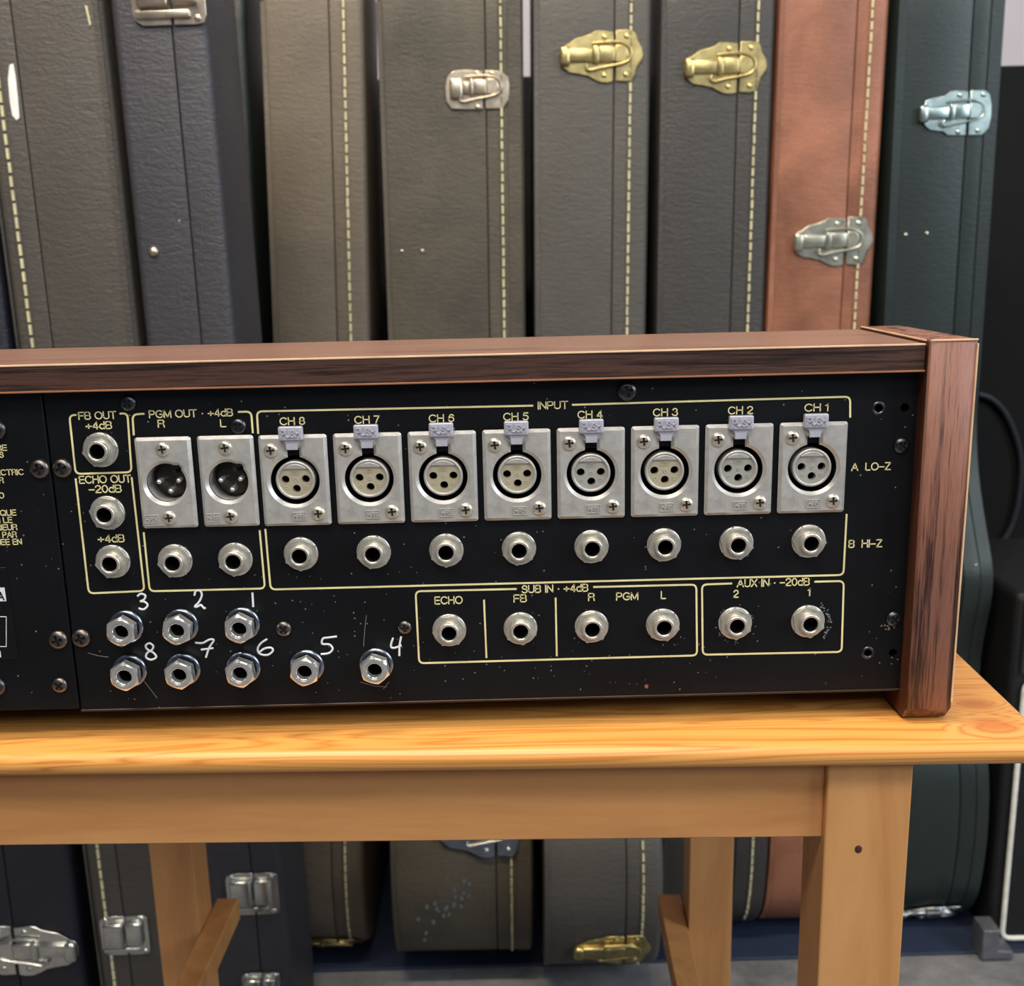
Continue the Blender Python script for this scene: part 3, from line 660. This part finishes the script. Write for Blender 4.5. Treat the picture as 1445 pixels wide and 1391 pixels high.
    rm=lathe([(.00001,.0032),(.0018,.0030),(.0030,.0022),(.0034,.0012),(.0034,.001)],14); 
    for p in riv:
        a=tr(p); link('rivet',rm,mat,lt,(a[0],0,a[1]))
    for mt_ in (mat,): pass
    return lt
CASES=[]
def case(name,label,ya,xla,xra,yb,xlb,xrb,Yref,bulge,kind,mat,seam,top=1.16,stitch=None,ribbons=(),latches=(),studs=(),studm=None,back=None,bev=.008,refB=0.):
    Za=P((xla+xra)/2,ya,Yref);Zb=P((xlb+xrb)/2,yb,Yref)
    lean=math.atan2(Za.x-Zb.x,Za.z-Zb.z)
    wid=.5*((P(xra,ya,Yref)-P(xla,ya,Yref)).x+(P(xrb,yb,Yref)-P(xlb,yb,Yref)).x)*math.cos(lean)
    bx=Zb.x-math.tan(lean)*(Zb.z-ZM)
    Yn=Yref+refB
    lift=abs(math.sin(lean))*wid/2
    root=empty(name,(bx,Yn,ZM+lift),(0,lean,0)); tag(root,label,'guitar case','hard cases lined up behind the table')
    pts,fn=prof_fn(kind,bulge)
    ln=top
    front=[(s,y) for s,y in pts if s<ln-.06]
    d=back or (.15 if kind=='guitar' else .34)
    loop=[(y,s) for s,y in front]+[(fn(ln-.06),ln-.05),(.006,ln-.02),(.022,ln-.004),(.04,ln)]
    rear=[(d-y if kind=='guitar' else d-y,s) for s,y in front]
    loop+=[(d-.04,ln),(d-.022,ln-.004),(d-.006,ln-.02),(d-fn(ln-.06),ln-.05)]+rear[::-1]
    lpn=[];L_=len(loop)
    for i in range(L_):
        a=np.array(loop[i-1]);b=np.array(loop[(i+1)%L_]);dd=(b-a)/(np.linalg.norm(b-a)+1e-12); lpn.append((-dd[1],dd[0]))
    ar=sum(loop[i][0]*loop[(i+1)%L_][1]-loop[(i+1)%L_][0]*loop[i][1] for i in range(L_))
    sg=1 if ar>0 else -1
    def ring(ins): return [(p[0]+sg*n[0]*ins,p[1]+sg*n[1]*ins) for p,n in zip(loop,lpn)]
    def shell(x0,x1,inset=0,bv=bev,bv2=None,nm='shell',m=mat):
        rl=bv; rr=bv if bv2 is None else bv2; W_=x1-x0
        st=[(rl*(1-math.cos(t)),rl*(1-math.sin(t))) for t in (0,.4,.8,1.2,math.pi/2)]+[(W_-rr*(1-math.cos(t)),rr*(1-math.sin(t))) for t in (math.pi/2,1.2,.8,.4,0)]
        vs=[];fs=[]
        for xx,ins in st: vs+=[(xx,p[0],p[1]) for p in ring(ins)]
        for k in range(len(st)-1):
            for i in range(L_): j=(i+1)%L_; q=(k*L_+i,k*L_+j,(k+1)*L_+j,(k+1)*L_+i); fs.append(q if sg<0 else q[::-1])
        c0=list(range(L_)); c1=[(len(st)-1)*L_+i for i in range(L_)]
        fs+=[c0[::-1],c1] if sg<0 else [c0,c1[::-1]]
        me=MB().add(vs,fs).mesh(); bm=bmesh.new(); bm.from_mesh(me); bmesh.ops.recalc_face_normals(bm,faces=list(bm.faces)); bm.to_mesh(me); bm.free(); autosmooth(me,40)
        if inset:
            me.transform(Matrix.Translation((0,d/2,ln/2))@Matrix.Diagonal((1,1-inset/(d/2),1-inset/(ln/2),1))@Matrix.Translation((0,-d/2,-ln/2)))
        return link(nm,me,m,root,(x0,0,0))
    xs=-wid/2+wid*seam
    shell(-wid/2,xs-.0005,nm='base_shell',bv=bev,bv2=.0010); shell(xs+.0005,wid/2,nm='lid_shell',bv=.0010,bv2=min(bev,wid*(1-seam)*.4))
    shell(xs-.012,xs+.010,inset=.004,bv=.0005,nm='inner_lip',m=BLACK)
    def strip(xa,xb,h,s0=.02,s1=None,m=mat,nm='edge_binding'):
        s1=s1 or ln-.05; n=60; vs=[];fs=[]
        for i in range(n+1):
            s=s0+(s1-s0)*i/n; y=fn(s); sl=(fn(s+.004)-fn(s-.004))/.008; nn=math.hypot(1,sl); oy,os=-1/nn*h,sl/nn*h
            vs+=[(xa,y+.0006,s),(xa+h*.5,y+oy,s+os),(xb-h*.5,y+oy,s+os),(xb,y+.0006,s)]
        for i in range(n):
            a=4*i;b=a+4
            for k in range(3): fs.append((a+k,a+k+1,b+k+1,b+k))
        fs+=[(0,1,2,3),(4*n,4*n+1,4*n+2,4*n+3)]
        me=MB().add(vs,fs).mesh(); autosmooth(me,40); link(nm,me,m,root)
    for (fa,fb,h) in ribbons: strip(-wid/2+wid*fa,-wid/2+wid*fb,h)
    if stitch is not None:
        xt=-wid/2+wid*stitch; mb=MB(); s=.03
        while s<ln-.03:
            y=fn(s+.005); sl=(fn(s+.010)-fn(s))/.010; ang=math.atan(sl)
            mm=Matrix.Translation((xt+random.uniform(-.0002,.0002),y-.0002-.0008*(1 if ribbons else 0),s+.005))@Matrix.Rotation(-ang,4,'X')
            L=random.uniform(.0042,.0050); mb.box((-.0011,-.0014,-L),(.0011,.0006,L),mm); s+=.0118
        o=link('stitching',mb.mesh('st'),THREAD,root); tag(o,kind='stuff')
        # shallow ridge carrying the seam
        strip(xt-.0035,xt+.0035,.0007,nm='seam_ridge')
    Rinv=Matrix.Rotation(-lean,3,'Y')
    def local(px,py):
        y=fn(.8)
        for _ in range(8):
            w=P(px,py,Yn+y); l=Rinv@(w-Vector((bx,Yn,ZM+lift))); y=.5*y+.5*fn(max(.01,l.z))
        return l.x,fn(max(.01,l.z)),l.z
    for (lk,px,py,lm,sc) in latches:
        x,y,s=local(px,py); sl=(fn(s+.006)-fn(s-.006))/.012
        latch(root,lk,lm,(xs if lk!='free' else x,y-.0008,s),-max(-1.2,min(1.2,math.atan(sl))),sc,root)
    sm=lathe([(.00001,.0026),(.002,.0023),(.0034,.0012),(.0036,-.0004)],16)
    for px,py,r in studs:
        x,y,s=local(px,py); o=link('stud',sm,studm or SILL,root,(x,y,s)); o.scale=(r,r,r)
    return root,local,fn,strip
VZ=vinyl('black_navy_vinyl',(28,30,40),.5); VA=vinyl('charcoal_vinyl',(72,69,66),.5,(86,81,75)); VB=vinyl('slate_blue_vinyl',(60,59,64),.48)
VC=vinyl('olive_brown_vinyl',(98,89,77),.5,(118,107,92)); VD=vinyl('olive_black_vinyl',(78,73,63),.52,(94,87,74),mott=6); VE=vinyl('grey_black_vinyl',(80,77,72),.5)
VF=vinyl('dark_charcoal_vinyl',(62,60,57),.45); VG=vinyl('cognac_brown_vinyl',(138,88,64),.42,(164,108,82),.18,.6,mott=9); VH=vinyl('dark_green_vinyl',(34,42,40),.38,(40,50,48),grain=.35)
S0=.00029
case('instrument_case','black hard case at far left under the table, chrome latch on its front',1215,-84,96,1391,-62,121,.56,.1,'box',VZ,.50,1.12,back=.145,
     latches=[('lobed',40,1340,SILL,-.00031)])
rA=case('instrument_case','charcoal hard case with a torn white patch, leftmost above the console',0,-42,142,489,24,193,.56,.1,'box',VA,.30,1.16,back=.145,stitch=.14,
     ribbons=((0,.02,.001),(.93,.985,.001)),latches=[('box',190,1318,SILL,.00015)])
rB=case('instrument_case','slate blue-black hard case with a cut-off square latch at the top edge',0,153,290,485,205,332,.56,.1,'box',VB,.625,1.16,back=.118,
     latches=[('box',228,-14,NICL,.00019),('box',352,1260,SILL,.00016),('box',375,1392,SILL,.00012)],studs=((217,355,1.25),(253,312,.3)),studm=NICL)
case('guitar_case','very dark green case set back in the gap right of the slate blue one',0,285,353,485,328,361,.86,.03,'box',vinyl('deep_green_vinyl',(30,38,36),.5),.5,1.16,back=.12)
rC=case('guitar_case','olive-grey guitar case with cream stitching, no latch visible above the console',0,370,509,480,383,524,.84,.15,'guitar',VC,.665,1.17,stitch=.81,ribbons=((0,.05,.0007),),
     latches=[('lobed',500,1318,GOLDL,.00027)])
rD=case('guitar_case','olive-black guitar case with a rounded nickel latch and two studs',0,531,738,478,548,742,.84,.185,'guitar',VD,.738,1.17,stitch=.845,ribbons=((0,.035,.0007),(.885,.985,.0012)),
     latches=[('oval',683,126,NICL,.00027),('lobed',688,1172,SILL,.00030)],studs=((567,354,.55),(596,354,.65)),studm=NICL)
rE=case('guitar_case','grey-black guitar case with the highest gilt lobed latch',0,753,920,475,755,912,.84,.225,'guitar',VE,.685,1.17,stitch=.825,ribbons=((0,.05,.0007),),
     latches=[('lobed',868,80,GOLDL,S0),('lobed',862,1322,GOLDL,.00027)])
rF=case('guitar_case','dark charcoal guitar case with gilt latch, directly left of the brown one',0,935,1095,470,925,1080,.84,.12,'guitar',VF,.68,1.17,stitch=.84,ribbons=((0,.05,.0007),),
     latches=[('lobed',1043,96,GOLDL,S0)])
rG=case('guitar_case','cognac brown guitar case with cream stitching and lobed latch',0,1100,1258,465,1083,1228,.84,.115,'guitar',VG,.705,1.18,stitch=.835,ribbons=((0,.05,.0007),),
     latches=[('lobed',1191,341,PALE,S0)])
rH=case('guitar_case','dark green-black guitar case, rightmost of the row, two brass studs on its front',0,1268,1421,455,1247,1389,.84,.105,'guitar',VH,.70,1.18,ribbons=((0,.09,.0012),(.86,.99,.0016)),
     latches=[('plate',1364,160,GREENC,.00027),('lobed',1335,1280,SILL,.00026)],studs=((1278,331,.65),(1308,329,.65),(1377,797,.5)),studm=NICL,bev=.012)
# torn white patch and old paint marks on the charcoal case
def flake(rt_,pts,mat,name='torn_patch',lift=.0012):
    root,local,fn,_=rt_
    q=[local(*p) for p in pts]; q2=[(a[0],a[2]) for a in q]
    me=shape2d([q2],.0006,0,1); link(name,me,mat,root,(0,q[0][1]-lift+.0008,0))
PWH=plain('bare_white_core',(232,232,228),.7)
flake(rA,[(14,92),(19,90),(22,105),(24,122),(26,140),(28,166),(24,170),(18,163),(14,140),(12,112)],PWH)
flake(rA,[(120,8),(123,8),(129,34),(127,37)],THREAD,'thread_remnant')
random.seed(3)
SCF=plain('pale_scuff',(96,108,114),.7)
bm=bmesh.new(); root,local,fn,_=rD
for i in range(26):
    px=random.gauss(632,22);py=1245+ (660-px)*.9+random.gauss(0,14)
    if py<1212 or py>1330: continue
    x,y,s=local(px,py); me=shape2d([[(random.uniform(.4,1)*.0028*math.cos(t),random.uniform(.4,1)*.0045*math.sin(t)) for t in np.linspace(0,5.5,7)]],.0004,0,1)
    me.transform(Matrix.Translation((x,y-.0002,s))); bm.from_mesh(me)
me=bpy.data.meshes.new('sc'); bm.to_mesh(me); bm.free(); o=link('scuff_marks',me,SCF,root); tag(o,kind='stuff')
# ---------------------------------------------------------------- right side: amplifier, dark cabinet, cable
TOLEX=vinyl('black_tolex',(16,17,19),.55,amp=.1); GRILLE=vinyl('black_grille_cloth',(12,12,14),.8,amp=.1); PIPE=plain('white_piping',(228,228,218),.5)
YA=.735; al=P(1401,860,YA); at_=P(1401,812,YA+.0); 
ax=P(1411,1125,YA).x; az1=P(1420,838,YA).z
amp=empty('guitar_amplifier',(ax+.25,YA+.12,ZM)); tag(amp,'black guitar amplifier with white grille piping standing at far right','amplifier')
def al_(x,y,z): return (x-ax-.25,y-YA-.12,z-ZM)
link('amplifier_body',boxmesh((-.25,-.12,.012),(.25,.12,az1-ZM),.008,3),TOLEX,amp)
g0=P(1440,1069,YA); g1=P(1406,1321,YA)
zb=P(1430,950,YA).z-ZM
link('control_panel',boxmesh((-.24,-.125,zb),(.24,-.119,az1-ZM-.01),.002,2),plain('panel_grey',(40,46,48),.4),amp)
gx=.5*(g0.x+g1.x)-ax-.25; gz=g1.z-ZM
link('grille_cloth',boxmesh((gx,-.123,gz),(.235,-.119,zb-.012),.001,1),GRILLE,amp)
pts=rounded_path([(gx,gz),(.235,gz),(.235,zb-.01),(gx,zb-.01),(gx,gz+.03)],.01)
pts=[(x,-.124,z) for x,z in rounded_path([(gx+.05,gz),(.235,gz),(.235,zb-.01),(gx,zb-.01),(gx,gz),(gx+.049,gz)],.012)]
link('piping',tube(pts,.0032,res=2),PIPE,amp)
br=[(0,0),(.038,0),(.038,.010),(.020,.012),(.020,.040),(.0,.040)]
f0=P(1373,1338,YA); me=autosmooth(shape2d([br],.03,.002,2),50); link('corner_bracket',me,plain('bracket_grey',(120,120,128),.4,.6),amp,(f0.x-ax-.25-.006,-.126,.0))
# tall dark cabinet behind, the cable hanging on it
YB=1.30; cab=empty('storage_cabinet',(-.1,YB+.12,ZM)); tag(cab,'tall wide matt black cabinet behind the whole row of cases, in shade','cabinet')
zt=P(1432,92,YB).z-ZM
BT=vinyl('matt_black_cloth',(7,7,8),.9,amp=.1)
link('cabinet_body',boxmesh((-1.2,-.12,0),(1.1,.12,zt),.004,2),BT,cab)
for x in (-1.18,-.42,.34): link('cabinet_door',boxmesh((x,-.126,.05),(x+.75,-.1195,zt-.03),.002,1),BT,cab)
pts=[(P(x,y,1.285).x,1.285,P(x,y,1.285).z) for x,y in ((1380,556),(1398,562),(1418,582),(1434,618),(1441,655),(1438,700),(1428,740),(1412,768),(1396,782),(1380,790))]
o=link('hanging_cable',tube(smoothpts(pts,5),.0055,res=3),plain('cable_rubber',(40,41,46),.5),None); tag(o,'dark rubber cable looping down beside the rightmost guitar case','cable')
# small latch at the waist of the green case
